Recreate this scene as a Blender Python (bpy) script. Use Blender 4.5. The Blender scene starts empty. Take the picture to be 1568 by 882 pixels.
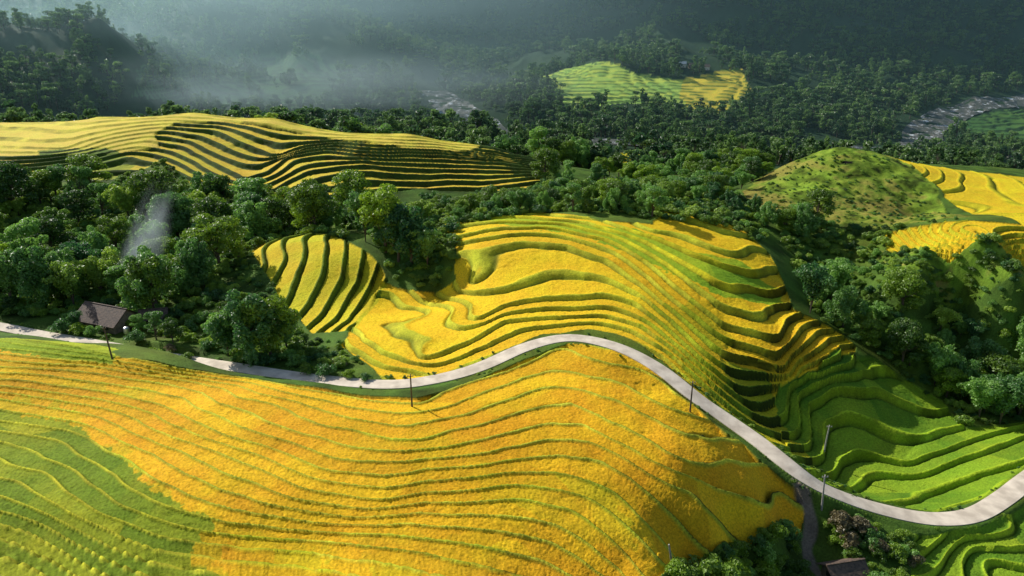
import bpy, math, random
import numpy as np
from mathutils import Vector
random.seed(5); rng=np.random.default_rng(5)
sc=bpy.context.scene
# ---------------------------------------------------------------- camera
CAMZ=75.0; TH=math.radians(20); F=1132.0
cam=bpy.data.cameras.new("camera"); cam.lens=26; cam.sensor_width=36; cam.clip_start=1; cam.clip_end=8000
co=bpy.data.objects.new("camera",cam); sc.collection.objects.link(co)
co.location=(0,0,CAMZ); co.rotation_euler=(math.radians(70),0,0); sc.camera=co
cT,sT=math.cos(TH),math.sin(TH)
def ray(px,py):
    u=(px-784)/F; w=(441-py)/F
    return np.array([u, cT+w*sT, -sT+w*cT])
def at_z(px,py,z):
    d=ray(px,py); t=(z-CAMZ)/d[2]; return np.array([0,0,CAMZ])+d*t
def at_t(px,py,t):
    return np.array([0,0,CAMZ])+ray(px,py)*t
# ---------------------------------------------------------------- land points, plus an added ridge for shade
SZ=[(870,517,2.5),(600,589,0),(430,570,-1),(345,556,-1),(150,525,-3),(0,500,-3),(740,560,1),(1010,565,0),(1060,605,-2.5),(1110,640,-5),
(1160,675,-6.5),(1210,715,-8),(1250,745,-10),(1310,768,-13),(1370,785,-15),(1430,795,-16),(1490,790,-16.5),(1568,738,-17),(1700,690,-18),
(950,533,2),
(100,527,5.5),(100,600,8),(250,547,3.5),(0,520,6),(0,700,12),(0,880,16),(300,880,13),(300,700,9),(500,640,4.5),(500,800,8),(784,882,8),(784,700,4.5),
(850,600,2.8),(950,600,2),(1000,700,1.5),(950,800,3),(1080,740,-2),(1150,760,-5.5),(1020,850,-1.5),(1100,805,-4.5),(1180,790,-9),(1220,840,-17),(1130,860,-13),(1070,900,-11),(950,880,2.5),(1300,870,-18),(1500,850,-19),
(-200,600,9),(-200,800,16),(1700,850,-20),(400,600,4),
(820,430,7),(800,332,13),(700,347,12),(640,445,-1),(610,440,-1),(670,450,-1),(705,400,8),(490,400,6),(430,370,8),(400,400,4),(560,400,5),(550,520,0),(650,550,0.5),
(600,500,-.5),(680,510,1.5),(900,345,13.5),(1050,350,12),(1045,318,14),(1100,332,11),(1170,390,6),(1100,420,8),(1180,460,0),(1050,450,6),(1000,400,10),(1000,480,4),(1060,540,1),(1100,590,-3),
(900,480,4),(1190,530,-2.5),(1120,510,0),(1250,600,-12),(1200,640,-13),(1160,650,-9),(1250,700,-16.5),(1300,745,-20),(1290,545,-7),(1340,570,-15),
(395,540,-3),(165,505,-4),(100,430,-4),(50,350,0),(300,400,-3),(450,340,-4),(330,330,-3),(240,510,-3),(-200,450,-2),
(620,350,-5),(600,310,-6),(750,310,-8),(900,305,-12),(1040,290,-14),(1000,260,-22),(1120,300,-8),
(100,255,9),(0,215,15),(0,187,19),(-200,190,20),(150,180,21),(300,173,23),(400,300,-2),(300,300,-1),(420,182,21),(620,206,14),(750,225,7),(830,272,-2),(530,295,-2),(560,245,7),(640,285,-3),(740,282,-4),(400,235,9),(300,230,11),(700,245,4),
(200,250,8),
(950,240,-32),
(1290,330,7),(1150,275,-7),(1400,333,4),(1440,330,10),(1480,280,9),(1568,340,14),(1500,370,13),(1420,415,5),(1568,415,8),(1300,420,-4),(1300,480,-11),(1450,500,-12),(1450,600,-22),(1568,550,-16),
(1450,650,-22),(1350,700,-22),(1450,755,-21.5),(1568,680,-20),(1700,600,-18),(1568,260,2),(1568,455,-2),(1700,400,10)]
STT=[(1290,225,330),(1220,245,335),(1360,240,335),
(540,200,620),(250,195,620),(740,205,680),(900,215,720),(1100,215,790),(1300,215,850),(0,195,620),
(1420,200,920),(1300,190,930),(1568,205,900),(1568,160,1050),
(300,165,980),(300,-10,1250),(550,55,1200),(650,120,1100),(450,5,1230),(450,120,1080),(100,60,900),(0,45,900),(180,110,860),(150,35,920),(0,120,820),(-200,50,900),
(230,60,1200),(400,90,1150),(220,100,1100),
(840,130,1000),(1000,130,1000),(1130,135,1010),(1000,170,900),(900,104,1060),(1040,106,1080),(870,165,880),(1150,190,880),
(1000,50,1300),(1000,0,1500),(820,60,1500),(1150,60,1280),(1200,110,1120),(1400,150,1070),(1400,80,1250),(1400,0,1500),(1568,100,1250),(1700,60,1300),
(650,50,1750),(650,0,1950),(740,100,1450),(740,160,1150),(640,150,1000)]
P=[at_z(*s) for s in SZ]+[at_t(*s) for s in STT]
P+= [np.array(p,float) for p in [(-1300,2760,1650),(-700,2760,1850),(-200,2760,1750),(400,2760,1500),(1200,2760,1200),(-1500,2000,260),(-700,2050,200),(0,2250,330),(700,2100,420),(1500,2100,480),(-2200,2500,420),(2400,2900,900),  # high unseen back ridge added to throw shade on the right mountains
 (-60,30,22),(60,30,10),(0,30,18),(-60,540,-32),(80,520,-30),(-300,560,-30),(250,560,-32),(-130,500,-8),(-250,515,-10),(60,440,-12),(300,700,-52),(0,760,-60),(-400,780,-60)]]
P=np.array(P)
class RBF:
    def __init__(s,xy,v,c=6.0,lam=0.0):
        s.p=xy; s.c=c; n=len(xy)
        A=np.zeros((n+3,n+3)); d=np.hypot(xy[:,None,0]-xy[None,:,0],xy[:,None,1]-xy[None,:,1])
        A[:n,:n]=-np.sqrt(d*d+c*c)+lam*np.eye(n); A[:n,n]=1; A[:n,n+1]=xy[:,0]/100; A[:n,n+2]=xy[:,1]/100; A[n:,:n]=A[:n,n:].T
        b=np.zeros(n+3); b[:n]=v; s.w=np.linalg.lstsq(A,b,rcond=None)[0]
    def __call__(s,x,y):
        x=np.asarray(x,float); sh=x.shape; x=x.ravel(); y=np.asarray(y,float).ravel(); o=np.empty(len(x)); n=len(s.p)
        for i in range(0,len(x),20000):
            X=x[i:i+20000]; Y=y[i:i+20000]
            K=-np.sqrt((X[:,None]-s.p[None,:,0])**2+(Y[:,None]-s.p[None,:,1])**2+s.c**2)
            o[i:i+20000]=K@s.w[:n]+s.w[n]+s.w[n+1]*X/100+s.w[n+2]*Y/100
        return o.reshape(sh)
ZB=RBF(P[:,:2],P[:,2],5.0,0.25)
TT=55*np.exp(np.linspace(0,math.log(3000/55),500))
def hit(px,py,tmax=2500):
    d=ray(px,py); T=TT[TT<=tmax]; z=CAMZ+T*d[2]; g=ZB(T*d[0],T*d[1]); b=np.nonzero(z<g)[0]
    if len(b)==0 or b[0]==0: t=tmax if len(b)==0 else T[0]
    else:
        i=b[0]; a=z[i-1]-g[i-1]; c=g[i]-z[i]; t=T[i-1]+(T[i]-T[i-1])*a/(a+c)
    return d[0]*t,d[1]*t
def hits(pts,tmax=2500): return np.array([hit(a,b,tmax) for a,b in pts])
# ---------------------------------------------------------------- noise
def _h(ix,iy,s):
    n=(ix.astype(np.int64)*374761393+iy.astype(np.int64)*668265263+s*1442695)&0xffffffff
    n=((n^(n>>13))*1274126177)&0xffffffff
    return ((n^(n>>16))&0xffff)/65535.0
def vn(x,y,s=0):
    ix=np.floor(x);iy=np.floor(y);fx=x-ix;fy=y-iy;fx=fx*fx*(3-2*fx);fy=fy*fy*(3-2*fy)
    a=_h(ix,iy,s);b=_h(ix+1,iy,s);c=_h(ix,iy+1,s);d=_h(ix+1,iy+1,s)
    return (a*(1-fx)+b*fx)*(1-fy)+(c*(1-fx)+d*fx)*fy
def fbm(x,y,sc_,s=0,o=4):
    r=0;a=.5;t=0
    for k in range(o):
        r=r+a*vn(x/sc_*2**k+k*17.3,y/sc_*2**k+k*9.1,s+k); t+=a; a*=.5
    return r/t-.5
# ---------------------------------------------------------------- grid
ys=[25.0]
while ys[-1]<3000: ys.append(ys[-1]+float(np.interp(ys[-1],[25,72,80,200,300,480,600,1200,3000],[2,.8,.22,.32,.45,.7,3,7,40])))
ys=np.array(ys); NR=len(ys); NC=1060
ts=np.linspace(-.88,.88,NC)
Y=np.repeat(ys[:,None],NC,1); X=(ys[:,None]+20)*ts[None,:]
def upsample(f,step=4):
    ri=np.unique(np.r_[np.arange(0,NR,step),NR-1]); ci=np.unique(np.r_[np.arange(0,NC,step),NC-1])
    C=f(X[np.ix_(ri,ci)],Y[np.ix_(ri,ci)])
    k=np.clip(np.searchsorted(ci,np.arange(NC),side='right')-1,0,len(ci)-2); w=(np.arange(NC)-ci[k])/(ci[k+1]-ci[k])
    C=C[:,k]*(1-w)+C[:,k+1]*w
    k=np.clip(np.searchsorted(ri,np.arange(NR),side='right')-1,0,len(ri)-2); w=((np.arange(NR)-ri[k])/(ri[k+1]-ri[k]))[:,None]
    return C[k]*(1-w)+C[k+1]*w
Z0=upsample(ZB)
def grad(A):
    """gradient on the fan grid: x = (y+20) t"""
    dt=np.gradient(A,ts,axis=1); dy=np.gradient(A,ys,axis=0)
    ax=dt/(Y+20); return ax, dy-ts[None,:]*ax
def inside(poly,x=None,y=None):
    x=X if x is None else x; y=Y if y is None else y
    r=np.zeros(x.shape,bool)
    bb=(x>=poly[:,0].min())&(x<=poly[:,0].max())&(y>=poly[:,1].min())&(y<=poly[:,1].max())
    xx=x[bb];yy=y[bb];q=np.zeros(xx.shape,bool);n=len(poly)
    for i in range(n):
        x1,y1=poly[i];x2,y2=poly[(i+1)%n]
        if y1==y2: continue
        q^=((y1>yy)!=(y2>yy))&(xx<(x2-x1)*(yy-y1)/(y2-y1)+x1)
    r[bb]=q; return r
warp=fbm(X,Y,9,3,3); warp2=fbm(X,Y,9,33,3)
wX=X+warp*2.6; wY=Y+warp2*2.6
G0x,G0y=grad(Z0)
Z=Z0+fbm(X,Y,14,7,3)*.5
far=np.clip((Y-620)/500,0,1)
ic=hits([(990,135)],1100)[0]
far=far*(1-.9*np.exp(-(((X-ic[0])/190)**2+((Y-ic[1])/110)**2)))
ridg=1-np.abs(fbm(X*1.3+Y*.2,Y*.6,260,11,4))*4
Z+=far*(ridg*26-8)*np.clip((Z0+60)/70,0,1)+far*fbm(X,Y,60,5,3)*10
# terrace index contours
QF=[(0,[(0,520),(180,548),(340,575),(450,592),(560,612),(640,618),(720,592),(800,562),(860,537),(920,545)]),
(1,[(985,575),(1020,608)]),(2,[(1060,650),(1080,672)]),(3,[(1120,712),(1150,735)]),(4,[(1190,760),(1215,775)]),
(3,[(0,548),(150,562),(300,585),(430,615),(540,650),(640,668),(740,652),(850,625),(930,625),(990,650),(1040,690),(1080,720)]),
(4.5,[(1090,760),(1140,800)]),(5,[(1060,760),(1110,815)]),
(6,[(0,580),(150,597),(280,628),(390,665),(500,700),(620,718),(740,714),(850,695),(920,702),(975,735),(1030,790),(1070,840)]),
(8,[(1000,840),(1030,868)]),
(9,[(0,610),(130,632),(240,675),(330,715),(440,752),(560,768),(700,768),(800,764),(880,778),(935,815),(985,865)]),
(12,[(0,660),(100,675),(180,720),(270,775),(350,800),(480,812),(620,820),(760,830),(840,850),(900,885)]),
(15,[(0,720),(60,730),(130,790),(240,840),(400,862),(560,878),(700,900)]),
(18,[(0,790),(60,810),(120,850),(200,890)]),(21,[(0,860),(60,890)])]
QM=[(0,[(530,520),(590,560),(670,572),(750,545),(820,515),(900,503),(960,518),(1010,545),(1060,590),(1110,635),(1160,670)]),
(2,[(650,545),(720,520),(770,490),(850,483),(930,480),(985,500),(1040,545),(1090,590),(1140,630)]),
(1.2,[(530,500),(590,535),(620,545)]),
(4,[(735,485),(765,466),(800,458),(880,448),(930,445),(975,460),(1020,500),(1070,550),(1120,590)]),
(1.9,[(560,480),(610,515),(660,520)]),
(6,[(722,430),(726,398),(755,378),(800,370),(870,375),(930,397),(980,430),(1040,480),(1100,540),(1200,560)]),
(8,[(695,362),(760,346),(850,347),(930,365),(1000,405),(1060,450),(1110,490),(1190,510)]),
(10,[(800,330),(900,338),(980,365),(1050,400),(1110,430),(1180,440)]),(12,[(1000,350),(1060,350),(1120,380)]),(13,[(1045,325),(1100,345)]),
(3,[(1200,600),(1250,565),(1300,545)]),(1,[(1215,640),(1240,590),(1330,565)]),(0,[(1250,670),(1260,600),(1350,580)]),
(2.2,[(600,445),(620,470),(655,475)]),(2.8,[(690,475)])]
QA=[(0,[(590,430),(575,470),(540,500)]),(1,[(575,400),(560,440),(530,490)]),(2,[(540,385),(535,430),(505,480)]),(3,[(500,375),(500,420),(480,460)]),(4,[(455,370),(455,405),(440,440)]),(5,[(410,380),(415,400)])]
QL=[(0,[(300,300),(420,310),(520,295),(640,287),(740,284),(830,278)]),
(3,[(200,240),(260,255),(300,275),(350,290),(420,290),(470,265),(530,255),(560,252),(640,258),(740,260),(815,262)]),
(6,[(225,215),(280,225),(330,248),(375,272),(410,262),(440,240),(500,232),(600,238),(680,238),(760,243),(800,250)]),
(9,[(240,195),(330,200),(390,222),(430,235),(470,222),(520,218),(600,222),(700,228),(780,240)]),
(12,[(300,180),(400,188),(470,200),(540,207),(620,210),(720,220)]),(13,[(100,185),(200,178)]),(11,[(0,195),(100,200)]),(9,[(0,225),(100,225)])]
QG=[(0,[(1330,775),(1400,765),(1460,735),(1568,705)]),(1,[(1300,745),(1340,720),(1400,725),(1480,695),(1568,668)]),(2,[(1280,700),(1300,670),(1390,700),(1480,672),(1568,645)]),
(3,[(1255,690),(1250,640),(1290,610),(1340,625),(1400,655)]),(4,[(1235,660),(1230,610),(1270,585),(1330,578),(1420,620)]),(5,[(1215,640),(1215,600),(1240,575),(1310,560),(1330,545)]),(6,[(1190,610),(1200,580),(1250,565),(1290,548),(1302,530)])]
def qfield(Q,tm,reg=0.3):
    p=[];v=[]
    for q,pts in Q:
        for i in range(len(pts)-1):
            for k in (0,.5): p.append((pts[i][0]*(1-k)+pts[i+1][0]*k,pts[i][1]*(1-k)+pts[i+1][1]*k)); v.append(q)
        p.append(pts[-1]); v.append(q)
    return RBF(hits(p,tm),np.array(v,float),2.0,reg)
FGP=[(-200,520),(0,515),(180,547),(340,572),(450,589),(560,606),(640,608),(720,584),(800,553),(870,525),(935,536),(995,562),(1053,606),(1108,660),(1166,708),(1213,742),(1228,775),(1222,808),(1160,818),(1115,828),(1080,850),(1030,872),(985,905),(950,970),(-300,970)]
MP=[(540,500),(585,430),(700,425),(700,380),(675,345),(760,332),(820,325),(920,337),(1000,345),(1045,312),(1100,326),(1175,385),(1200,430),(1210,470),(1270,500),(1312,530),(1300,550),(1215,590),(1240,690),(1180,690),(1110,635),(1060,590),(1010,545),(960,518),(900,503),(820,515),(750,547),(670,580),(590,580),(520,530)]
AP=[(385,385),(440,362),(520,365),(578,395),(592,430),(540,505),(480,510),(420,440)]
LP=[(-200,195),(0,184),(120,178),(300,171),(420,180),(560,194),(700,210),(800,235),(840,265),(822,287),(640,290),(520,302),(420,314),(320,304),(250,246),(170,275),(90,275),(0,250),(-200,250)]
GP=[(1190,600),(1240,562),(1300,540),(1335,545),(1400,590),(1450,620),(1480,655),(1568,645),(1750,640),(1750,690),(1568,728),(1500,772),(1430,784),(1330,765),(1250,735),(1215,700)]
G2P=[(1400,822),(1500,812),(1568,775),(1750,765),(1750,960),(1380,960)]
R1P=[(1330,225),(1420,245),(1568,243),(1750,245),(1750,345),(1568,350),(1480,325),(1430,280)]
R2P=[(1355,355),(1450,340),(1568,345),(1750,350),(1750,420),(1568,412),(1450,400),(1360,392)]
KP=[(1125,300),(1190,242),(1290,222),(1350,232),(1430,280),(1485,332),(1350,350),(1250,335),(1160,325)]
IP=[(825,128),(890,104),(960,110),(1040,124),(1135,117),(1152,150),(1100,172),(1040,168),(960,158),(870,172)]
VP=[(1470,185),(1568,165),(1750,150),(1750,225),(1568,228),(1480,215)]
SP=[(925,235),(990,232),(990,250),(930,250)]
HP=[(190,110),(300,85),(420,75),(520,100),(600,150),(640,190),(420,178),(280,165),(200,150)]
REG=dict(FG=hits(FGP,176),M=hits(MP,285),A=hits(AP,290),L=hits(LP,470),G=hits(GP,230),G2=hits(G2P,200),R1=hits(R1P,345),R2=hits(R2P,300),K=hits(KP,350),I=hits(IP,1100),V=hits(VP,1100),S=hits(SP,700),H=hits(HP,1200))
M_={k:inside(v,wX,wY) for k,v in REG.items()}
far_w=fbm(X,Y,60,3,3)*40
M_['I']=inside(REG['I'],X+far_w*.4,Y+far_w)
M_['H']=inside(REG['H'],X+far_w,Y+far_w)
Q=np.full(X.shape,-99.0); STEP=np.zeros(X.shape)
right=np.clip(-G0x,0,.35)/.35
def seg(name,q,s,lo=.6,hi=2.6,auto=True,flat=None):
    m=M_[name]; Q[m]=q[m]
    if auto:
        gx_,gy_=grad(q); g2=gx_**2+gy_**2; st=(gx_*G0x+gy_*G0y)/(g2+1e-6); st=np.clip(st,lo*s,hi*s); st=np.minimum(st,s*(.4+8*np.sqrt(g2)+2*right*(name=='FG')))
        if flat: st=np.minimum(st,s*(flat+(hi-flat)*right)); st=np.maximum(st,s*(lo+1.6*right*(1.0 if name=='FG' else .3)))
    else: st=np.full(X.shape,s)
    STEP[m]=st[m]
jog=np.clip((vn(X/24+3,Y/24,71)-.5)*4,0,1)*.6
jit=fbm(X,Y,7,21,3)*.30+fbm(X,Y,26,22,2)*1.1
QFf=upsample(qfield(QF,176))*.98
seg('FG',QFf+jit*.9-jog*.9,.85,.85,3.2,True,1.1)
seg('A',upsample(qfield(QA,290))*1.3+jit*.5,1.1,.8,1.6)
seg('M',upsample(qfield(QM,290))*1.02+jit*.55-jog*.3,.85,.6,2.2,True,.85)
seg('L',upsample(qfield(QL,480))*1.0+jit*.6,2.0,.75,1.5)
seg('G',upsample(qfield(QG,230))*1.1+jit*.5,1.2,.7,1.7)
for k,s,j in (('G2',.8,.8),('R1',1.6,.15),('R2',1.1,.5),('S',2,.8)): seg(k,Z0/s+jit*j,s*(.35 if k=='R1' else 1),auto=False)
for k,s in (('I',3.0),('V',2.0),('H',4.0)): seg(k,(Z+60)/s,s,auto=False)
LTOP=inside(hits([(-200,185),(0,178),(300,168),(560,190),(720,208),(800,235),(720,230),(620,226),(520,213),(430,196),(350,186),(270,186),(235,205),(240,225),(170,235),(-200,250)],470),wX,wY)&M_['L']
STEP[LTOP]*=.3
on=Q>-90
fl=np.floor(Q); f=Q-fl
rs=np.where(Y<330,.85,.74)
g=np.clip((f-rs)/(.96-rs),0,1); g=g*g*(3-2*g)
amp=np.where(on,STEP,0)
hv=_h(fl,np.floor(fbm(X,Y,40,50,1)*6),9)
Z+=amp*(g-f)
lip=np.exp(-((f-.03)/.045)**2)+np.exp(-((f-1.0)/.03)**2)
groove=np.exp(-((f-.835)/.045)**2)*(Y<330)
Z+=np.where(on,lip*.32-groove*.50,0)
# ---------------------------------------------------------------- colours
def C(*a): return np.array(a)
col=np.empty(X.shape+(3,)); n1=fbm(X,Y,5,60,4)[...,None]; n2=fbm(X,Y,30,61,3)[...,None]; n4=fbm(X,Y,1.3,64,3)[...,None]
under=C(.075,.14,.018)*(1+n1*1.6)+C(.05,.03,0)*np.clip(n2*3,0,1)
col[:]=under
farm=(Y>470)[...,None]; col=np.where(farm,C(.028,.06,.024)*(1+n1*.8),col)
rice=np.zeros(X.shape)
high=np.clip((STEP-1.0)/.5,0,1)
def paint(mask,a,b,riser,dark=1.0,bw=1.0):
    k=np.clip(.5+n2*1.8+(hv[...,None]-.5)*1.0+n1*.9,0,1)
    c=C(*a)*(1-k)+C(*b)*k
    c=c*(1+(hv[...,None]-.5)*.20)
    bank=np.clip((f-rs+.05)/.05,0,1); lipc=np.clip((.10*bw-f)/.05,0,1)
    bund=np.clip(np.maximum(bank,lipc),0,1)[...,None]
    rc=C(*riser)*(1-.80*dark*(high*bank)[...,None])  # tall banks painted darker: dark soil plus the shadow of steep steps
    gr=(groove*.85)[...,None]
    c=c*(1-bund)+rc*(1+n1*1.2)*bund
    c=c*(1-gr)+c*C(.32,.40,.6)*gr  # groove colour darkened to paint in the step shadow
    col[mask]=c[mask]; rice[mask]=1-bund[mask][:,0]*.6
gold=(.87,.45,.014); gold2=(.93,.55,.014)
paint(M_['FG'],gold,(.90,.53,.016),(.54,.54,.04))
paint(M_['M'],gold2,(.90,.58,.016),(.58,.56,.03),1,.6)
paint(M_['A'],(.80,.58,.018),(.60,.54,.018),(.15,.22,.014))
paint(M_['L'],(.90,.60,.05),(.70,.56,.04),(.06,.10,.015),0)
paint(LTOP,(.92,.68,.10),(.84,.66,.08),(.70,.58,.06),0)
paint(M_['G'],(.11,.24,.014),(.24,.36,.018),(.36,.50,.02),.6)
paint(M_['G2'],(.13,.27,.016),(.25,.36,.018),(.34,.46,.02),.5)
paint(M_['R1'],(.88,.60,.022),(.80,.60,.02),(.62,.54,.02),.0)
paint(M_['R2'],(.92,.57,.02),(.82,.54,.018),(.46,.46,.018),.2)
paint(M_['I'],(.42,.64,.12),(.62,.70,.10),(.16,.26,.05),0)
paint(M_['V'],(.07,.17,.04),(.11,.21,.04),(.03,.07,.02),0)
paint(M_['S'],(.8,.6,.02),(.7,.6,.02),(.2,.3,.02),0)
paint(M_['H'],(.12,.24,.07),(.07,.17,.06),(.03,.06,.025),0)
def sub(pts,tm,a,b,r,parent=None,dark=1.0,soft=1.0):
    m=inside(hits(pts,tm),X+warp*2.6*soft+n4[...,0]*2.0,Y+warp2*2.6*soft+n4[...,0]*2.0)
    if parent: m&=M_[parent]
    paint(m,a,b,r,dark)
sub([(-300,600),(0,605),(120,635),(200,680),(270,730),(345,780),(350,815),(310,860),(345,890),(345,970),(-300,970)],176,(.70,.49,.014),(.83,.48,.014),(.50,.54,.03),soft=5)
sub([(-300,620),(0,625),(130,655),(190,700),(250,742),(325,785),(332,805),(285,850),(330,890),(330,970),(-300,970)],176,(.20,.29,.014),(.40,.40,.018),(.58,.54,.03),soft=2)
sub([(-300,505),(0,510),(100,522),(178,535),(170,556),(60,545),(-300,530)],176,(.36,.43,.016),(.30,.40,.016),(.4,.46,.02))
sub([(330,880),(350,800),(420,815),(500,850),(520,900),(520,970),(330,970)],176,(.85,.45,.014),(.70,.50,.014),(.46,.5,.02),soft=3)
for pl in ([(700,720),(860,715),(930,735),(985,790),(960,830),(880,790),(760,760)],[(540,640),(640,668),(740,660),(700,700),(590,690)],[(60,590),(220,600),(300,640),(200,630)],[(500,820),(640,815),(780,840),(840,900),(700,900),(560,870)]): sub(pl,176,(.85,.46,.014),(.68,.51,.016),(.48,.52,.03),soft=6)
sub([(700,340),(780,328),(860,338),(960,350),(1060,385),(1130,395),(1195,445),(1195,475),(1110,455),(1050,425),(980,400),(900,362),(800,347)],290,(.26,.44,.018),(.42,.50,.018),(.62,.54,.016),soft=2)
sub([(975,475),(1010,462),(1050,455),(1085,475),(1105,505),(1115,545),(1180,590),(1245,700),(1180,692),(1110,637),(1060,592),(1020,530)],230,(.66,.52,.014),(.86,.55,.014),(.34,.40,.014),soft=6)
sub([(1090,560),(1120,555),(1180,590),(1245,700),(1180,692),(1110,637),(1075,600)],230,(.34,.40,.014),(.66,.52,.014),(.16,.25,.014),soft=5)
sub([(1050,95),(1145,108),(1155,155),(1080,178),(1040,150)],1100,(.85,.66,.08),(.8,.6,.06),(.14,.22,.03),'I',0)
sub([(60,230),(160,225),(215,245),(170,280),(60,280)],400,(.14,.24,.02),(.5,.5,.03),(.06,.10,.012),None,0)
k=M_['K']; kk=np.clip(n2*4+n1*4,0,1); col[k]=((C(.20,.30,.025)*(1+n1*3))*(1-kk*.7)+C(.28,.18,.05)*kk*.7)[k]
Z[k]+=(fbm(X,Y,6,95,4)*2.4)[k]
bank=inside(hits([(1340,385),(1450,402),(1568,415),(1750,425),(1750,480),(1568,470),(1450,465),(1370,450)],300),wX,wY)
col[bank]=((C(.14,.24,.02)*(1+n1*2))*(1-kk)+C(.30,.17,.07)*kk)[bank]; Z[bank]+=(fbm(X,Y,5,96,4)*2.0)[bank]
# ---------------------------------------------------------------- road
RP=[(-140,478),(-60,490),(0,500),(60,512),(150,527),(250,545),(345,560),(430,573),(500,582),(600,589),(680,578),(740,560),(800,533),(850,519),(890,518),(950,533),(1010,565),(1060,605),(1110,640),(1160,675),(1210,715),(1250,743),(1310,768),(1370,785),(1430,795),(1490,789),(1540,760),(1568,738),(1620,705),(1720,670)]
RZ=[-3,-3,-3,-3,-3,-2,-1,-1,-.5,0,.5,1,2,2.5,2.5,2,0,-2.5,-5,-6.5,-8,-10,-13,-15,-16,-16.5,-17,-17,-17.5,-18]
cp=np.array([at_z(a,b,z) for (a,b),z in zip(RP,RZ)])
def catmull(c,n=24):
    o=[]
    for i in range(len(c)-1):
        p0=c[max(i-1,0)];p1=c[i];p2=c[i+1];p3=c[min(i+2,len(c)-1)]
        for t in np.linspace(0,1,n,endpoint=False):
            o.append(.5*((2*p1)+(-p0+p2)*t+(2*p0-5*p1+4*p2-p3)*t*t+(-p0+3*p1-3*p2+p3)*t**3))
    o.append(c[-1]); return np.array(o)
def resample(o,d):
    L=np.r_[0,np.cumsum(np.linalg.norm(np.diff(o[:,:2],axis=0),axis=1))]; s=np.arange(0,L[-1],d)
    return np.stack([np.interp(s,L,o[:,k]) for k in range(3)],1)
def smooth(o,n):
    for _ in range(n):
        o=o.copy(); o[1:-1]=(o[:-2]+2*o[1:-1]+o[2:])/4
    return o
road=smooth(resample(catmull(cp),.6),25)
def dist_field(path,R):
    D=np.full(X.shape,99.0); RZg=np.zeros(X.shape)
    for p in path:
        r0,r1=np.searchsorted(ys,[p[1]-R,p[1]+R])
        if r1<=r0: continue
        e=[(p[0]+a)/(p[1]+b+20) for a in(-R,R) for b in(-R,R)]
        c0,c1=np.searchsorted(ts,[min(e),max(e)])
        if c1<=c0: continue
        d=np.hypot(X[r0:r1,c0:c1]-p[0],Y[r0:r1,c0:c1]-p[1]); s=D[r0:r1,c0:c1]; m=d<s
        s[m]=d[m]; z=RZg[r0:r1,c0:c1]; z[m]=p[2]
    return D,RZg
D,RZg=dist_field(road,8)
w=np.clip((D-2.4)/1.8,0,1); w=w*w*(3-2*w); m=D<8
Z[m]=(Z*w+(RZg-.06)*(1-w))[m]
v=np.clip(1-(D-1.0+n1[...,0]*2.4+n4[...,0]*1.5)/1.0,0,1)[...,None]*(D<6)[...,None]
vc=C(.26,.34,.03)*(1+n1*1.8)+C(.18,.12,.05)*np.clip(n2*3+n1*2,0,1)
col=col*(1-v)+vc*v; rice*=(1-v[...,0])
# dirt track dropping from the road into the gully
tp=np.array([at_z(a,b,z) for a,b,z in [(1222,738,-9),(1235,765,-11),(1243,790,-13.5),(1240,815,-15.5),(1235,840,-16.8),(1250,865,-17.6),(1270,890,-18)]])
track=smooth(resample(catmull(tp),.6),8); track[:,2]=ZB(track[:,0],track[:,1])
D2,_=dist_field(track,5); v=np.clip(1-(D2-.7+n1[...,0]*1.6)/.5,0,1)[...,None]; v*=(D>2.4)[...,None]*(D2<4)[...,None]; col=col*(1-v)+C(.26,.21,.15)*(1+n1)*v
# rice canopy raggedness
rr=rng.random(X.shape)
Z+=np.where(Y<330,(rr-.5)*.09*rice+(rr-.5)*.05+fbm(X,Y,1.8,80,2)*.20*rice,0)
def sampleZ(x,y):
    x=np.atleast_1d(x);y=np.atleast_1d(y)
    r=np.clip(np.interp(y,ys,np.arange(NR)),0,NR-1.001); c=np.clip((x/(y+20)+.88)/1.76*(NC-1),0,NC-1.001)
    i=r.astype(int);j=c.astype(int);a=r-i;b=c-j
    return (Z[i,j]*(1-b)+Z[i,j+1]*b)*(1-a)+(Z[i+1,j]*(1-b)+Z[i+1,j+1]*b)*a
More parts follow.
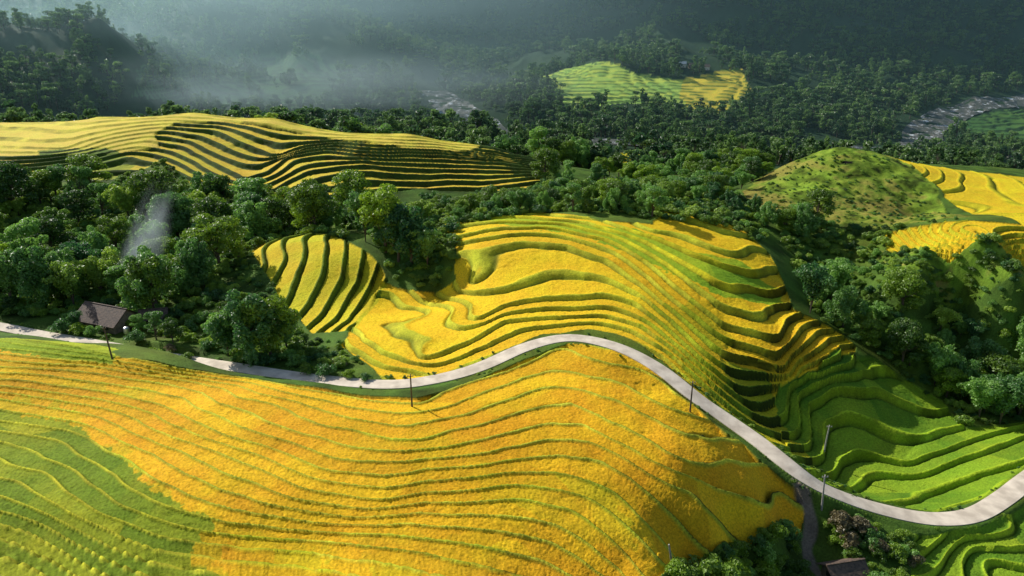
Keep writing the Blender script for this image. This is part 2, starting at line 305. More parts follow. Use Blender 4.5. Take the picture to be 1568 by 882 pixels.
# ---------------------------------------------------------------- materials
def mat(name):
    m=bpy.data.materials.new(name); m.use_nodes=True; m.node_tree.nodes.clear(); return m,m.node_tree.nodes,m.node_tree.links
def terrain_mat():
    m,ns,ln=mat("terraced_land")
    out=ns.new('ShaderNodeOutputMaterial'); b=ns.new('ShaderNodeBsdfPrincipled'); b.inputs['Roughness'].default_value=.85; b.inputs['Specular IOR Level'].default_value=.12
    at=ns.new('ShaderNodeAttribute'); at.attribute_name='Col'
    tc=ns.new('ShaderNodeTexCoord')
    n=ns.new('ShaderNodeTexNoise'); n.inputs['Scale'].default_value=2.4; n.inputs['Detail'].default_value=4; n.inputs['Roughness'].default_value=.7
    ln.new(tc.outputs['Object'],n.inputs['Vector'])
    n3=ns.new('ShaderNodeTexNoise'); n3.inputs['Scale'].default_value=.12; n3.inputs['Detail'].default_value=6; ln.new(tc.outputs['Object'],n3.inputs['Vector'])
    mr=ns.new('ShaderNodeMapRange'); mr.inputs['From Min'].default_value=.3; mr.inputs['From Max'].default_value=.7; mr.inputs['To Min'].default_value=.62; mr.inputs['To Max'].default_value=1.26
    ln.new(n.outputs['Fac'],mr.inputs['Value'])
    cr=ns.new('ShaderNodeVectorMath'); cr.operation='SCALE'; ln.new(at.outputs['Color'],cr.inputs[0]); ln.new(mr.outputs[0],cr.inputs['Scale'])
    hs=ns.new('ShaderNodeHueSaturation'); ln.new(cr.outputs[0],hs.inputs['Color'])
    mh=ns.new('ShaderNodeMapRange'); mh.inputs['From Min'].default_value=.35; mh.inputs['From Max'].default_value=.65; mh.inputs['To Min'].default_value=.494; mh.inputs['To Max'].default_value=.510
    ln.new(n3.outputs['Fac'],mh.inputs['Value']); ln.new(mh.outputs[0],hs.inputs['Hue'])
    ln.new(hs.outputs[0],b.inputs['Base Color'])
    bp=ns.new('ShaderNodeBump'); bp.inputs['Distance'].default_value=.30; bp.inputs['Strength'].default_value=.6
    ln.new(n.outputs['Fac'],bp.inputs['Height']); ln.new(bp.outputs[0],b.inputs['Normal'])
    ln.new(b.outputs[0],out.inputs[0]); return m
def simple(name,c,rough=.8,var=.3,scale=2,c2=None,bump=.0,metal=0):
    m,ns,ln=mat(name); out=ns.new('ShaderNodeOutputMaterial'); b=ns.new('ShaderNodeBsdfPrincipled'); b.inputs['Roughness'].default_value=rough; b.inputs['Metallic'].default_value=metal
    tc=ns.new('ShaderNodeTexCoord'); n=ns.new('ShaderNodeTexNoise'); n.inputs['Scale'].default_value=scale; n.inputs['Detail'].default_value=6; ln.new(tc.outputs['Object'],n.inputs['Vector'])
    r=ns.new('ShaderNodeValToRGB'); c2=c2 or tuple(x*(1-var) for x in c)
    r.color_ramp.elements[0].position=.35; r.color_ramp.elements[0].color=(*c2,1); r.color_ramp.elements[1].position=.65; r.color_ramp.elements[1].color=(*c,1)
    ln.new(n.outputs['Fac'],r.inputs[0]); ln.new(r.outputs[0],b.inputs['Base Color'])
    if bump:
        bp=ns.new('ShaderNodeBump'); bp.inputs['Distance'].default_value=bump; ln.new(n.outputs['Fac'],bp.inputs['Height']); ln.new(bp.outputs[0],b.inputs['Normal'])
    ln.new(b.outputs[0],out.inputs[0]); return m
def leaf_mat(name,c1,c2,tr=.4):
    m,ns,ln=mat(name); out=ns.new('ShaderNodeOutputMaterial')
    oi=ns.new('ShaderNodeObjectInfo'); tc=ns.new('ShaderNodeTexCoord'); n=ns.new('ShaderNodeTexNoise'); n.inputs['Scale'].default_value=5; n.inputs['Detail'].default_value=3
    ln.new(tc.outputs['Object'],n.inputs['Vector'])
    ad=ns.new('ShaderNodeMath'); ad.operation='ADD'; ln.new(oi.outputs['Random'],ad.inputs[0]); ln.new(n.outputs['Fac'],ad.inputs[1])
    mr=ns.new('ShaderNodeMapRange'); mr.inputs['From Min'].default_value=.45; mr.inputs['From Max'].default_value=1.4; ln.new(ad.outputs[0],mr.inputs['Value'])
    mx=ns.new('ShaderNodeMix'); mx.data_type='RGBA'; mx.inputs[6].default_value=(*c1,1); mx.inputs[7].default_value=(*c2,1); ln.new(mr.outputs[0],mx.inputs[0])
    d=ns.new('ShaderNodeBsdfPrincipled'); d.inputs['Roughness'].default_value=.45; d.inputs['Specular IOR Level'].default_value=.7
    t=ns.new('ShaderNodeBsdfTranslucent'); ln.new(mx.outputs[2],d.inputs['Base Color']); ln.new(mx.outputs[2],t.inputs['Color'])
    s=ns.new('ShaderNodeMixShader'); s.inputs[0].default_value=tr; ln.new(d.outputs[0],s.inputs[1]); ln.new(t.outputs[0],s.inputs[2]); ln.new(s.outputs[0],out.inputs[0]); return m
# ---------------------------------------------------------------- terrain mesh
def grid_mesh(name,X,Y,Z):
    nr,nc=X.shape; me=bpy.data.meshes.new(name)
    me.vertices.add(nr*nc); me.vertices.foreach_set('co',np.stack([X,Y,Z],-1).astype(np.float32).ravel())
    i=np.arange(nr*nc).reshape(nr,nc); q=np.stack([i[:-1,:-1],i[:-1,1:],i[1:,1:],i[1:,:-1]],-1).reshape(-1)
    nf=(nr-1)*(nc-1); me.loops.add(nf*4); me.loops.foreach_set('vertex_index',q.astype(np.int32))
    me.polygons.add(nf); me.polygons.foreach_set('loop_start',(np.arange(nf)*4).astype(np.int32)); me.polygons.foreach_set('loop_total',np.full(nf,4,np.int32))
    me.polygons.foreach_set('use_smooth',np.ones(nf,bool)); me.update(calc_edges=True); return me
me=grid_mesh("terrain",X,Y,Z)
a=me.attributes.new('Col','FLOAT_COLOR','POINT'); cc=np.ones(X.shape+(4,),np.float32); cc[...,:3]=np.clip(col,0.003,.95); a.data.foreach_set('color',cc.ravel())
me.materials.append(terrain_mat()); ob=bpy.data.objects.new("terrain",me); sc.collection.objects.link(ob)
# ---------------------------------------------------------------- road mesh
def ribbon(name,path,prof,material,zf=None):
    t=np.gradient(path[:,:2],axis=0); t/=np.linalg.norm(t,axis=1)[:,None]; nrm=np.stack([t[:,1],-t[:,0]],1)
    XX=path[:,0:1]+nrm[:,0:1]*np.array([p[0] for p in prof]); YY=path[:,1:2]+nrm[:,1:2]*np.array([p[0] for p in prof])
    ZZ=path[:,2:3]+np.array([p[1] for p in prof])[None,:]
    if zf is not None: ZZ=zf(XX,YY)
    m=grid_mesh(name,XX[:, ::-1],YY[:, ::-1],ZZ[:, ::-1]); m.materials.append(material)
    m.polygons.foreach_set('use_smooth',np.zeros(len(m.polygons),bool))
    o=bpy.data.objects.new(name,m); sc.collection.objects.link(o); return o
rm=simple("concrete",(.84,.72,.56),.85,.25,.35,(.56,.47,.36),.02)
ribbon("road",road,[(-2.05,-.4),(-2.03,.09),(-1.4,.13),(0,.15),(1.4,.13),(2.03,.09),(2.05,-.4)],rm)
# ---------------------------------------------------------------- vegetation prototypes
def tree_mesh(name,nl,size,lobes,kind,lm,bm,seed,trunk=True):
    r=np.random.default_rng(seed); V=[];Fc=[];MI=[]
    def tube(p0,p1,r0,r1,n=6):
        p0=np.array(p0);p1=np.array(p1);d=p1-p0;d/=np.linalg.norm(d);a=np.cross(d,[.3,.9,.1]);a/=np.linalg.norm(a);b=np.cross(d,a);s=len(V)
        for p,rr_ in((p0,r0),(p1,r1)):
            for k in range(n): an=k/n*6.283; V.append(p+rr_*(math.cos(an)*a+math.sin(an)*b))
        for k in range(n): Fc.append((s+k,s+(k+1)%n,s+n+(k+1)%n,s+n+k)); MI.append(1)
    L=[]
    for i in range(lobes):
        if kind=='round':
            an=r.random()*6.283; h=.30+.60*r.random(); rad=.33*math.sqrt(max(.05,1-((h-.55)/.42)**2))*(r.random()**.5)
            L.append((np.array([math.cos(an)*rad,math.sin(an)*rad,h]),np.array([1,1,.75])*(.08+.08*r.random())))
        elif kind=='bamboo':
            an=r.random()*6.283; rad=.08+.34*r.random(); h=.95-rad*1.1+(r.random()-.5)*.3
            for q_ in range(3):
                L.append((np.array([math.cos(an)*rad*(1-.15*q_),math.sin(an)*rad*(1-.15*q_),h*.85+.06-.11*q_]),np.array([.065,.065,.085])*(.8+.6*r.random())))
        elif kind=='plume':
            an=r.random()*6.283; R=.14+.30*r.random(); H=.75+.3*r.random(); dv=np.array([math.cos(an),math.sin(an)]); pr=None
            for s_ in np.linspace(0,1,9):
                z_=H*(s_*1.12-.28*s_**4*(1+R)); p=np.array([dv[0]*R*s_**2,dv[1]*R*s_**2,z_])
                if pr is not None: tube(pr,p,.007*(1.1-s_)+.002,.007*(1-s_)+.002,4)
                pr=p
                if s_>.3: L.append((p,np.array([1,1,1.1])*(.045+.045*math.sin(s_*3.0))*(.7+.5*r.random())))
        elif kind=='bush':
            an=r.random()*6.283; rad=.5*r.random(); L.append((np.array([math.cos(an)*rad,math.sin(an)*rad,.25+.35*r.random()*(1-rad)]),np.array([.22,.22,.2])*(.7+.5*r.random())))
    if trunk and kind!='plume':
        tube((0,0,-.05),(.01,.01,.25),.028,.02); tube((.01,.01,.25),(0,.02,.6),.02,.01)
        for c,s in L[:10]: tube((.0,.0,.2+.15*r.random()),c,.012,.004,4)
    n0=len(V)
    cs=np.array([l[0] for l in L]); ss=np.array([l[1] for l in L]); wt=(ss[:,0]**2); k=r.choice(len(L),nl,p=wt/wt.sum())
    d=r.normal(size=(nl,3)); d/=np.linalg.norm(d,axis=1)[:,None]; d[:,2]=np.where(r.random(nl)<.6,np.abs(d[:,2]),d[:,2])
    rr_=(.65+.5*r.random(nl)**.7)[:,None]; c=cs[k]+d*ss[k]*rr_
    if kind=='bamboo': c[:,2]-=np.hypot(c[:,0],c[:,1])**2*.6
    nn=d+r.normal(size=(nl,3))*.5; nn/=np.linalg.norm(nn,axis=1)[:,None]
    a=np.cross(nn,r.normal(size=(nl,3))); a/=np.linalg.norm(a,axis=1)[:,None]; b=np.cross(nn,a)
    sz=size*(.6+.8*r.random(nl))[:,None]; asp=.6
    q=np.stack([c-a*sz,c+b*sz*asp,c+a*sz+nn*sz*-.3,c-b*sz*asp],1).reshape(-1,3)
    V=np.array(V).reshape(-1,3) if len(V) else np.zeros((0,3)); V=np.vstack([V,q])
    idx=(n0+np.arange(nl*4)).reshape(-1,4); faces=[tuple(x) for x in Fc]+[tuple(x) for x in idx.tolist()]
    m=bpy.data.meshes.new(name); m.from_pydata(V.tolist(),[],faces); m.materials.append(lm); m.materials.append(bm)
    m.polygons.foreach_set('material_index',np.array(MI+[0]*nl,np.int32)); m.update(); return m
bark=simple("bark",(.12,.09,.06),.9)
lmA=leaf_mat("leaves_broad",(.035,.11,.014),(.28,.44,.028),.45); lmB=leaf_mat("leaves_bamboo",(.045,.16,.04),(.26,.48,.08),.45); lmF=leaf_mat("leaves_distant",(.045,.12,.04),(.20,.33,.08),.5)
lmL=leaf_mat("leaves_lime",(.14,.28,.03),(.40,.56,.06),.45)  # paler lime foliage stands in for sunlit highlights on the crowns
lmD=leaf_mat("leaves_dry",(.18,.15,.07),(.32,.26,.12))
def proto(cname,lst):
    c=bpy.data.collections.new(cname)
    for i,m in enumerate(lst):
        o=bpy.data.objects.new(f"{cname}_{i}",m); c.objects.link(o)
    return c
nearM=[tree_mesh("t0",6000,.021,30,'round',lmA,bark,1),tree_mesh("t1",6000,.021,22,'round',lmA,bark,2),tree_mesh("t2",6500,.022,22,'bamboo',lmB,bark,3),tree_mesh("t3",6500,.021,16,'plume',lmB,bark,4),tree_mesh("t4",5000,.021,16,'round',lmB,bark,5),tree_mesh("t5",6000,.020,12,'plume',lmL,bark,6)]
farM=[tree_mesh("f0",520,.055,14,'round',lmF,bark,11),tree_mesh("f1",520,.055,10,'round',lmF,bark,12),tree_mesh("f2",520,.055,8,'bamboo',lmF,bark,13)]
bushM=[tree_mesh("b0",1600,.05,14,'bush',lmA,bark,21,False),tree_mesh("b1",1600,.05,12,'bush',lmB,bark,22,False),tree_mesh("b2",1600,.05,12,'bush',lmL,bark,23,False)]
near=proto("near_tree_kinds",nearM); farc=proto("far_tree_kinds",farM); bushc=proto("shrub_kinds",bushM)
def gn_group(coll):
    g=bpy.data.node_groups.new("scatter_"+coll.name,'GeometryNodeTree'); g.interface.new_socket('Geometry',in_out='INPUT',socket_type='NodeSocketGeometry'); g.interface.new_socket('Geometry',in_out='OUTPUT',socket_type='NodeSocketGeometry')
    n=g.nodes; i=n.new('NodeGroupInput');o=n.new('NodeGroupOutput'); ip=n.new('GeometryNodeInstanceOnPoints'); ci=n.new('GeometryNodeCollectionInfo')
    ci.inputs['Collection'].default_value=coll; ci.inputs['Separate Children'].default_value=True; ci.inputs['Reset Children'].default_value=True; ip.inputs['Pick Instance'].default_value=True
    def na(t,s):
        a=n.new('GeometryNodeInputNamedAttribute'); a.data_type=t; a.inputs['Name'].default_value=s; return a
    L=g.links; L.new(i.outputs[0],ip.inputs['Points']); L.new(ci.outputs[0],ip.inputs['Instance'])
    def first(a): return [x for x in a.outputs if x.enabled and x.name=='Attribute'][0]
    L.new(first(na('INT','kind')),ip.inputs['Instance Index']); L.new(first(na('FLOAT_VECTOR','rot')),ip.inputs['Rotation']); L.new(first(na('FLOAT_VECTOR','scl')),ip.inputs['Scale']); L.new(ip.outputs[0],o.inputs[0]); return g
groups={c.name:gn_group(c) for c in (near,farc,bushc)}
def scatter(name,pts,hmin,hmax,coll,kinds=None,sink=.3,pw=1.3):
    pts=np.asarray(pts); n=len(pts)
    if n==0: return
    z=sampleZ(pts[:,0],pts[:,1])-sink
    m=bpy.data.meshes.new(name); m.vertices.add(n); m.vertices.foreach_set('co',np.stack([pts[:,0],pts[:,1],z],1).astype(np.float32).ravel())
    nk=len(coll.objects); kd=rng.integers(0,nk,n) if kinds is None else rng.choice(kinds,n)
    a=m.attributes.new('kind','INT','POINT'); a.data.foreach_set('value',kd.astype(np.int32))
    rt=np.zeros((n,3),np.float32); rt[:,2]=rng.random(n)*6.283; rt[:,:2]=rng.normal(size=(n,2))*.08; a=m.attributes.new('rot','FLOAT_VECTOR','POINT'); a.data.foreach_set('vector',rt.ravel())
    h=hmin+(hmax-hmin)*rng.random(n)**pw; s=np.stack([h*(.8+.5*rng.random(n)),h*(.8+.5*rng.random(n)),h],1).astype(np.float32); a=m.attributes.new('scl','FLOAT_VECTOR','POINT'); a.data.foreach_set('vector',s.ravel())
    o=bpy.data.objects.new(name,m); sc.collection.objects.link(o); md=o.modifiers.new('scatter','NODES'); md.node_group=groups[coll.name]; return o
def fill(poly,sp,tm=2500,world=False):
    pl=poly if world else hits(poly,tm); x0,y0=pl.min(0);x1,y1=pl.max(0)
    gx,gy=np.meshgrid(np.arange(x0,x1,sp),np.arange(y0,y1,sp)); gx=gx+(rng.random(gx.shape)-.5)*sp*1.2; gy=gy+(rng.random(gx.shape)-.5)*sp*1.2
    m=inside(pl,gx,gy); return np.stack([gx[m],gy[m]],1)
def keep(p,names,gap=None):
    m=np.ones(len(p),bool)
    for n in names: m&=~inside(REG[n],p[:,0],p[:,1])
    for i in range(0,len(p)):
        if m[i] and p[i,1]<330 and np.min(np.hypot(road[:,0]-p[i,0],road[:,1]-p[i,1]))<4.5: m[i]=False
    if gap is not None: m&=fbm(p[:,0],p[:,1],22,77,2)>gap
    return p[m]
allr=['FG','M','A','L','G','R2','R1','K']
T1=[(-200,310),(0,300),(100,305),(230,290),(330,330),(420,335),(500,350),(540,365),(430,362),(380,385),(380,400),(330,430),(290,470),(250,490),(130,480),(0,480),(-200,460)]
T3=[(500,325),(560,318),(700,316),(830,295),(900,290),(1040,295),(1150,310),(1180,380),(1175,340),(1040,312),(1000,335),(850,325),(700,340),(690,400),(640,412),(590,390),(540,365)]
T4=[(850,280),(950,265),(1000,262),(1100,255),(1180,262),(1150,300),(1000,305),(860,300)]
T5=[(1170,340),(1230,350),(1300,400),(1335,440),(1350,475),(1440,495),(1568,505),(1750,510),(1750,640),(1568,640),(1500,650),(1440,605),(1370,590),(1340,545),(1260,490),(1210,465),(1190,400)]
scatter("valley_trees",keep(fill(T1,7.6,400),allr,-.12),5,21,near,None,.3,1.5)
scatter("valley_trees",keep(fill(T3,7.5,420),allr,-.2),5,12,near,[2,3,4,0,5])
scatter("valley_trees",keep(fill(T4,10.0,600),allr,-.12),7,16,near)
scatter("valley_trees",keep(fill(T5,7.0,300),allr,-.18),6,15,near,[0,2,3,5,3])
scatter("shrubs",keep(fill([(-200,300),(0,290),(230,285),(540,365),(400,400),(330,430),(460,520),(560,570),(440,565),(330,545),(200,500),(0,480)],3.0,400),['FG','M','A','L']),2,4.5,bushc)
scatter("shrubs",keep(fill([(500,325),(700,316),(900,290),(1150,300),(1180,380),(1000,335),(850,325),(700,345),(705,410),(690,432),(600,428),(585,400)],3.0,420),['A','L','K']),2,4.5,bushc)
scatter("shrubs",keep(fill([(1170,310),(1350,350),(1750,420),(1750,650),(1500,655),(1400,620),(1340,545),(1250,490)],3.0,300),['FG','M','G','K','R1','R2']),1.5,4,bushc)
scatter("bank_shrubs",keep(fill([(225,240),(330,262),(330,310),(240,300),(170,285)],3.2,420),['L']),1.2,3.5,bushc)
scatter("bank_shrubs",keep(fill([(340,395),(400,372),(430,440),(480,520),(540,520),(560,560),(440,545),(360,470)],2.6,300),['A','M']),.6,2.4,bushc)
scatter("bank_shrubs",keep(fill([(1340,385),(1450,402),(1568,415),(1750,425),(1750,510),(1568,505),(1440,495),(1350,470)],2.2,300),['R2']),.5,2.6,bushc)
scatter("gully_shrubs",keep(fill([(940,910),(1020,878),(1080,853),(1115,832),(1160,820),(1222,810),(1228,830),(1228,880),(1228,980),(940,980)],2.2,170),['FG','G2']),1.6,4.5,bushc,[0,0,1])
scatter("gully_shrubs",keep(fill([(1255,790),(1330,805),(1400,825),(1420,900),(1420,980),(1330,980),(1320,860),(1265,840)],2.0,170),['FG','G2']),1.2,3.8,bushc,[0,0,1])
scatter("knoll_shrubs",fill([(1150,310),(1200,255),(1290,232),(1360,245),(1430,310),(1470,340),(1300,345)],2.6,350),.3,1.7,bushc,None,.2,2.2)
scatter("verge_shrubs",fill([(1225,700),(1300,745),(1330,765),(1290,760),(1230,730)],2.2,200),.5,1.2,bushc)
vp=[]
for i in range(0,len(road)-1,2):
    if rng.random()<.45:
        t=road[i+1,:2]-road[i,:2]; t/=np.linalg.norm(t); o_=(2.5+rng.random()*.9)*(1 if rng.random()<.6 else -1); vp.append((road[i,0]-t[1]*o_,road[i,1]+t[0]*o_))
scatter("verge_weeds",vp,.35,1.1,bushc,None,.1)
rp=[]
for a,b,t in [(430,176,500),(415,180,490),(525,192,500),(545,192,510),(705,207,500),(600,202,520),(700,205,510),(830,232,480),(850,235,480),(880,230,520),(900,235,520),(870,245,500),(790,225,520)]:
    p=at_t(a,b,t); rp+= [(p[0]+rng.normal()*6,p[1]+rng.normal()*6) for _ in range(3)]
scatter("valley_trees",rp,14,28,near)
# distant forest
gx=[];
for y0,y1,sp in ((500,700,12),(700,1100,11),(1100,1600,13.5),(1600,2400,24)):
    xs=np.arange(-.85*(y1+20),.85*(y1+20),sp); yy=np.arange(y0,y1,sp); A,B=np.meshgrid(xs,yy); A=A+(rng.random(A.shape)-.5)*sp*1.3; B=B+(rng.random(A.shape)-.5)*sp*1.3
    m=(np.abs(A)<.84*(B+20)); gx.append(np.stack([A[m],B[m]],1))
fp=np.vstack(gx); dn=fbm(fp[:,0],fp[:,1],70,90,3); fp=fp[(dn>-.10)]
for n in ('I','V','S'): fp=fp[~inside(REG[n],fp[:,0],fp[:,1])]
dn=fbm(fp[:,0],fp[:,1],60,91,3); fp=fp[~(inside(REG['H'],fp[:,0],fp[:,1])&(dn<.02))]
# ---------------------------------------------------------------- river
rv=np.array([at_t(a,b,t) for a,b,t in [(1750,148,1120),(1568,158,1060),(1480,168,1010),(1420,195,930),(1390,225,820),(1200,232,740),(980,235,700),(800,205,760),(720,180,900),(660,160,1040)]])
rv=smooth(resample(catmull(rv),6),6); rv[:,0]+=np.interp(np.arange(len(rv)),np.arange(0,len(rv),9),rng.normal(size=len(range(0,len(rv),9)))*5)
dr=np.min(np.hypot(fp[:,0:1]-rv[None,:,0],fp[:,1:2]-rv[None,:,1]),axis=1); fp=fp[dr>24+rng.random(len(fp))*16]
scatter("distant_forest",fp,9,24,farc,None,.3,1.6)
wm,ns,ln=mat("river_water"); out=ns.new('ShaderNodeOutputMaterial'); b=ns.new('ShaderNodeBsdfPrincipled'); b.inputs['Roughness'].default_value=.6
tc=ns.new('ShaderNodeTexCoord'); n=ns.new('ShaderNodeTexNoise'); n.inputs['Scale'].default_value=.10; n.inputs['Detail'].default_value=9; n.inputs['Roughness'].default_value=.8; ln.new(tc.outputs['Object'],n.inputs['Vector'])
r=ns.new('ShaderNodeValToRGB'); e=r.color_ramp.elements; e[0].position=.42; e[0].color=(.04,.055,.04,1); e[1].position=.62; e[1].color=(.75,.8,.82,1); k=e.new(.55); k.color=(.12,.11,.09,1); ln.new(n.outputs['Fac'],r.inputs[0]); ln.new(r.outputs[0],b.inputs['Base Color']); ln.new(b.outputs[0],out.inputs[0])
ribbon("river",rv,[(x,0) for x in (-22,-17,-11,-5,0,5,11,17,22)],wm,lambda a,b_: sampleZ(a.ravel(),b_.ravel()).reshape(a.shape)+.5+5*fbm(a,b_,9,5,3))
# ---------------------------------------------------------------- individual trees
def place(name,mesh,px,py,h,tm=2500,s=1.0):
    x,y=hit(px,py,tm); o=bpy.data.objects.new(name,mesh); o.location=(x,y,float(sampleZ(x,y)[0])-.3); o.scale=(h*s,h*s,h); o.rotation_euler=(0,0,random.random()*6); sc.collection.objects.link(o); return o
for a,b,h,k,s in [(385,552,19,2,1.1),(415,548,17,1,1),(350,545,14,3,1),(440,540,12,3,1)]: place("broadleaf_tree",nearM[k],a,b,h,300,s)
for a,b,h,k in [(545,345,23,0),(590,385,22,1),(630,405,20,2),(560,370,19,3),(610,400,18,4),(655,412,15,3),(30,330,22,0),(60,470,20,2),(20,470,20,3),(105,458,17,2),(320,345,17,5),(240,520,8,4),(265,525,7,1),(835,285,20,0),(1240,480,17,3),(1270,470,18,3),(1290,500,14,2),(1250,345,14,0),(1530,650,16,3),(1560,640,15,2),(1380,560,14,0),(1430,590,14,3),(1470,610,13,2),(118,506,6.5,3),(215,512,6,4)]: place("broadleaf_tree",nearM[k],a,b,h,420)
for a,b,h,k in [(470,570,3.5,0),(500,572,4,1),(535,575,3,0),(560,580,2.5,1),(455,560,4,1),(230,530,4,0),(285,540,3,2),(120,512,4.5,0),(98,508,5,1),(140,515,4,1),(165,520,2.5,0),(210,522,4.5,1),(1330,830,4,1),(1080,905,8,2),(1120,890,6,0),(1370,855,4,0)]: place("bush",bushM[k],a,b,h,300)
dry=bushM[0].copy(); dry.materials[0]=lmD
for a,b,h in [(1285,808,4.8),(1315,815,4.5),(1345,845,3.8),(1300,835,4),(1400,860,3.5),(520,560,3),(260,528,3)]: place("dry_bush",dry,a,b,h,300)
# ---------------------------------------------------------------- built things
def box(name,c,s,m,par=None,rot=0):
    me=bpy.data.meshes.new(name); x,y,z=[v/2 for v in s]
    vs=[(i*x,j*y,k*z) for i in(-1,1) for j in(-1,1) for k in(-1,1)]
    me.from_pydata(vs,[],[(0,1,3,2),(4,6,7,5),(0,4,5,1),(2,3,7,6),(0,2,6,4),(1,5,7,3)]); me.materials.append(m)
    o=bpy.data.objects.new(name,me); o.location=c; o.rotation_euler=(0,0,rot); o.parent=par; sc.collection.objects.link(o); return o
wallm=simple("timber_wall",(.30,.22,.15),.85,.4,1.5); whitewall=simple("plaster_wall",(.7,.68,.62),.85,.2,1); roofm=simple("roof_tiles",(.17,.11,.075),.8,.5,1.8,(.07,.05,.04),.08); roofb=simple("metal_roof",(.20,.26,.32),.5,.2,1); dark=simple("dark_opening",(.02,.02,.02),.6); conc=simple("pole_concrete",(.42,.40,.37),.8,.3,3); woodp=simple("pole_wood",(.10,.075,.055),.85,.3,3); steel=simple("steel",(.6,.62,.64),.3,.1,2,None,0,.8)
def house(name,x,y,L,W,H,rot,wm_,rm_,z=None):
    z=float(sampleZ(x,y)[0]) if z is None else z
    e=bpy.data.objects.new(name,None); e.location=(x,y,z-.2); e.rotation_euler=(0,0,rot); sc.collection.objects.link(e)
    box("walls",(0,0,H/2),(L,W,H),wm_,e)
    ov=.8; rh=W*.36; hw=W/2+ov; hl=L/2+ov; t=.18; ez=H-ov*rh/(W/2)*.9
    vs=[]; 
    for xx in(-hl,hl): vs+=[(xx,-hw,ez),(xx,0,H+rh),(xx,hw,ez),(xx,-hw,ez+t),(xx,0,H+rh+t),(xx,hw,ez+t)]
    me=bpy.data.meshes.new("roof"); me.from_pydata(vs,[],[(3,9,10,4),(4,10,11,5),(0,1,7,6),(1,2,8,7),(0,6,9,3),(2,5,11,8),(0,3,4,1),(1,4,5,2)]); me.materials.append(rm_)
    o=bpy.data.objects.new("roof",me); o.parent=e; sc.collection.objects.link(o)
    for s in(-1,1):
        me=bpy.data.meshes.new("gable"); me.from_pydata([(s*(L/2-.02),-W/2,H),(s*(L/2-.02),W/2,H),(s*(L/2-.02),0,H+rh-.05)],[],[(0,1,2)]); me.materials.append(wm_); o=bpy.data.objects.new("gable",me); o.parent=e; sc.collection.objects.link(o)
    box("door",(0,-W/2-.02,1.05),(1.2,.08,2.1),dark,e)
    for s in(-1,1): box("window",(s*L*.3,-W/2-.02,1.5),(1.2,.08,1.0),dark,e); box("side_window",(s*(L/2+.02),0,1.5),(.08,1.2,1.0),dark,e)
    box("ridge_cap",(0,0,H+rh+t+.03),(2*hl,.35,.12),rm_,e); return e
x,y=hit(168,498,300); house("village_house",x,y,14,8.5,2.8,math.radians(-22),wallm,roofm)
x,y=hit(225,500,300); house("village_house",x+1,y+3,6,4.5,2.4,math.radians(15),wallm,roofm)
x,y=hit(1290,885,300); house("farm_hut",x,y,6,4,2.2,math.radians(12),wallm,roofm)
for a,b,m1,m2,rt in [(1062,118,wallm,roofm,.2),(1040,122,whitewall,roofb,-.3),(990,112,wallm,roofm,.4),(1075,125,whitewall,roofm,0)]:
    x,y=at_t(a,b,1060)[:2]; house("distant_house",x,y,16,9,5,rt,m1,m2)
for a,b,m2 in [(1480,243,roofb),(1500,240,roofm),(1545,240,roofb),(655,170,roofb),(670,176,roofb),(1370,238,roofm)]:
    x,y=hit(a,b,900); house("distant_house",x,y,11,7,4,random.random(),whitewall,m2)
def lathe(name,prof,m,par,n=12,loc=(0,0,0)):
    vs=[(r_*math.cos(k/n*6.2832),r_*math.sin(k/n*6.2832),z) for r_,z in prof for k in range(n)]
    fs=[(i*n+k,i*n+(k+1)%n,(i+1)*n+(k+1)%n,(i+1)*n+k) for i in range(len(prof)-1) for k in range(n)]+[tuple(range(n))[::-1],tuple((len(prof)-1)*n+k for k in range(n))]
    me=bpy.data.meshes.new(name); me.from_pydata(vs,[],fs); me.materials.append(m); o=bpy.data.objects.new(name,me); o.parent=par; o.location=loc; sc.collection.objects.link(o); return o
def pole(px,py,h,m,tilt=0,arms=True,tm=300,rot=0):
    x,y=hit(px,py,tm); e=bpy.data.objects.new("utility_pole",None); e.location=(x,y,float(sampleZ(x,y)[0])-.3); e.rotation_euler=(0,tilt,rot); sc.collection.objects.link(e)
    lathe("shaft",[(.19,0),(.17,h*.5),(.12,h)],m,e)
    if arms:
        for zz in (h-.35,):
            box("crossarm",(0,-.18,zz),(1.2,.1,.12),m,e)
            for s in(-.5,0,.5): lathe("insulator",[(.04,0),(.08,.06),(.05,.12),(.08,.18),(.03,.24)],conc,e,8,(s,-.18,zz+.06))
pole(172,548,8,woodp,-.06); pole(631,622,7.5,woodp); pole(1057,625,7.5,woodp); pole(1262,690,7,conc,.03); pole(1258,780,8,conc,-.06); pole(1033,868,6,conc,-.2,False)
e=bpy.data.objects.new("water_tank",None); x,y=hit(196,516,300); e.location=(x,y,float(sampleZ(x,y)[0])); sc.collection.objects.link(e)
lathe("tank",[(.7,1.2),(.75,1.3),(.75,2.6),(.55,2.85),(.2,2.95)],steel,e,16)
for a in range(4): box("leg",(.5*math.cos(a*1.57+.78),.5*math.sin(a*1.57+.78),.6),(.08,.08,1.2),steel,e)
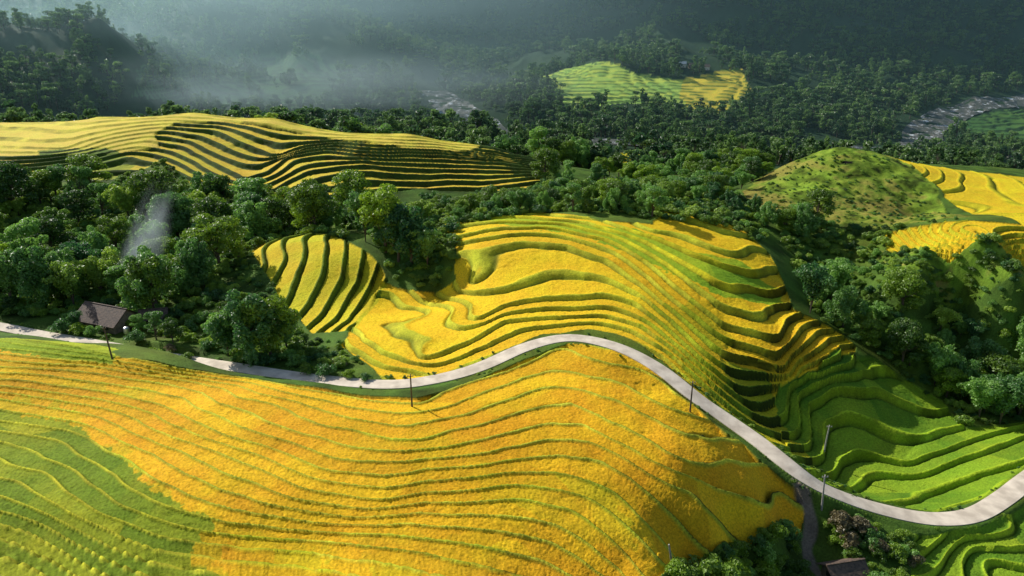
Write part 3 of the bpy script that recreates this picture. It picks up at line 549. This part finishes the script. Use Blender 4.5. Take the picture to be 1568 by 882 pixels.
# ---------------------------------------------------------------- haze, mist, smoke
def volmat(name,c,dens,an=.2,noise=None):
    # scatter + matching absorption = neutral extinction with a tinted albedo (the light behind it is dimmed, not reddened)
    m,ns,ln=mat(name); o=ns.new('ShaderNodeOutputMaterial'); v=ns.new('ShaderNodeVolumeScatter'); v.inputs['Color'].default_value=(*c,1); v.inputs['Density'].default_value=dens; v.inputs['Anisotropy'].default_value=an
    ab=ns.new('ShaderNodeVolumeAbsorption'); ab.inputs['Color'].default_value=(*c,1); ab.inputs['Density'].default_value=dens
    ad=ns.new('ShaderNodeAddShader'); ln.new(v.outputs[0],ad.inputs[0]); ln.new(ab.outputs[0],ad.inputs[1]); ln.new(ad.outputs[0],o.inputs['Volume'])
    if noise:
        tc=ns.new('ShaderNodeTexCoord'); n=ns.new('ShaderNodeTexNoise'); n.inputs['Scale'].default_value=noise; n.inputs['Detail'].default_value=3; ln.new(tc.outputs['Object'],n.inputs['Vector'])
        le=ns.new('ShaderNodeVectorMath'); le.operation='LENGTH'; ln.new(tc.outputs['Object'],le.inputs[0])
        a=ns.new('ShaderNodeMapRange'); a.interpolation_type='SMOOTHSTEP'; a.inputs['From Min'].default_value=1; a.inputs['From Max'].default_value=.1; a.inputs['To Max'].default_value=dens; ln.new(le.outputs['Value'],a.inputs['Value'])
        b=ns.new('ShaderNodeMapRange'); b.inputs['From Min'].default_value=.38; b.inputs['From Max'].default_value=.62; ln.new(n.outputs['Fac'],b.inputs['Value'])
        mu=ns.new('ShaderNodeMath'); mu.operation='MULTIPLY'; ln.new(a.outputs[0],mu.inputs[0]); ln.new(b.outputs[0],mu.inputs[1]); ln.new(mu.outputs[0],v.inputs['Density']); ln.new(mu.outputs[0],ab.inputs['Density'])
    return m
import bmesh
def puff(name,c,r,m,rot=0):
    me=bpy.data.meshes.new(name); bm=bmesh.new(); bmesh.ops.create_icosphere(bm,subdivisions=4,radius=1); bm.to_mesh(me); bm.free(); me.materials.append(m)
    o=bpy.data.objects.new(name,me); o.location=c; o.scale=r; o.rotation_euler=(0,rot,0); sc.collection.objects.link(o); return o
hz=volmat("haze",(.50,.88,.98),.00017,.4)
b_=box("haze",(0,1900,150),(5200,2600,700),hz)
p=at_t(330,30,1000); puff("valley_mist",tuple(p),(760,330,190),volmat("mist",(.62,.92,1),.0026,.5,2.0))
p=at_t(480,135,870); puff("valley_mist",tuple(p),(380,110,52),volmat("mist_low",(.70,.93,1),.0105,.5,1.6))
p=at_t(222,372,218); puff("chimney_smoke",tuple(p),(7,7,24),volmat("smoke",(.80,.95,1),.10,.4,1.8),.45)
# ---------------------------------------------------------------- light
el=math.radians(34); az=math.radians(50)
S=Vector((-math.sin(az)*math.cos(el),math.cos(az)*math.cos(el),math.sin(el)))
l=bpy.data.lights.new("sun",'SUN'); l.energy=5; l.angle=math.radians(.5); l.color=(1,.96,.88); lo=bpy.data.objects.new("sun",l); lo.rotation_euler=S.to_track_quat('Z','Y').to_euler(); sc.collection.objects.link(lo)
wd=bpy.data.worlds.new("World"); sc.world=wd; wd.use_nodes=True; nt=wd.node_tree; bg=nt.nodes['Background']; sk=nt.nodes.new('ShaderNodeTexSky'); sk.sky_type='NISHITA'; sk.sun_disc=False; sk.sun_elevation=el; sk.sun_rotation=-az; nt.links.new(sk.outputs[0],bg.inputs[0]); bg.inputs[1].default_value=.11
sc.view_settings.view_transform='Standard'; sc.view_settings.look='None'; sc.view_settings.exposure=0
print("verts",NR*NC,"far trees",len(fp))
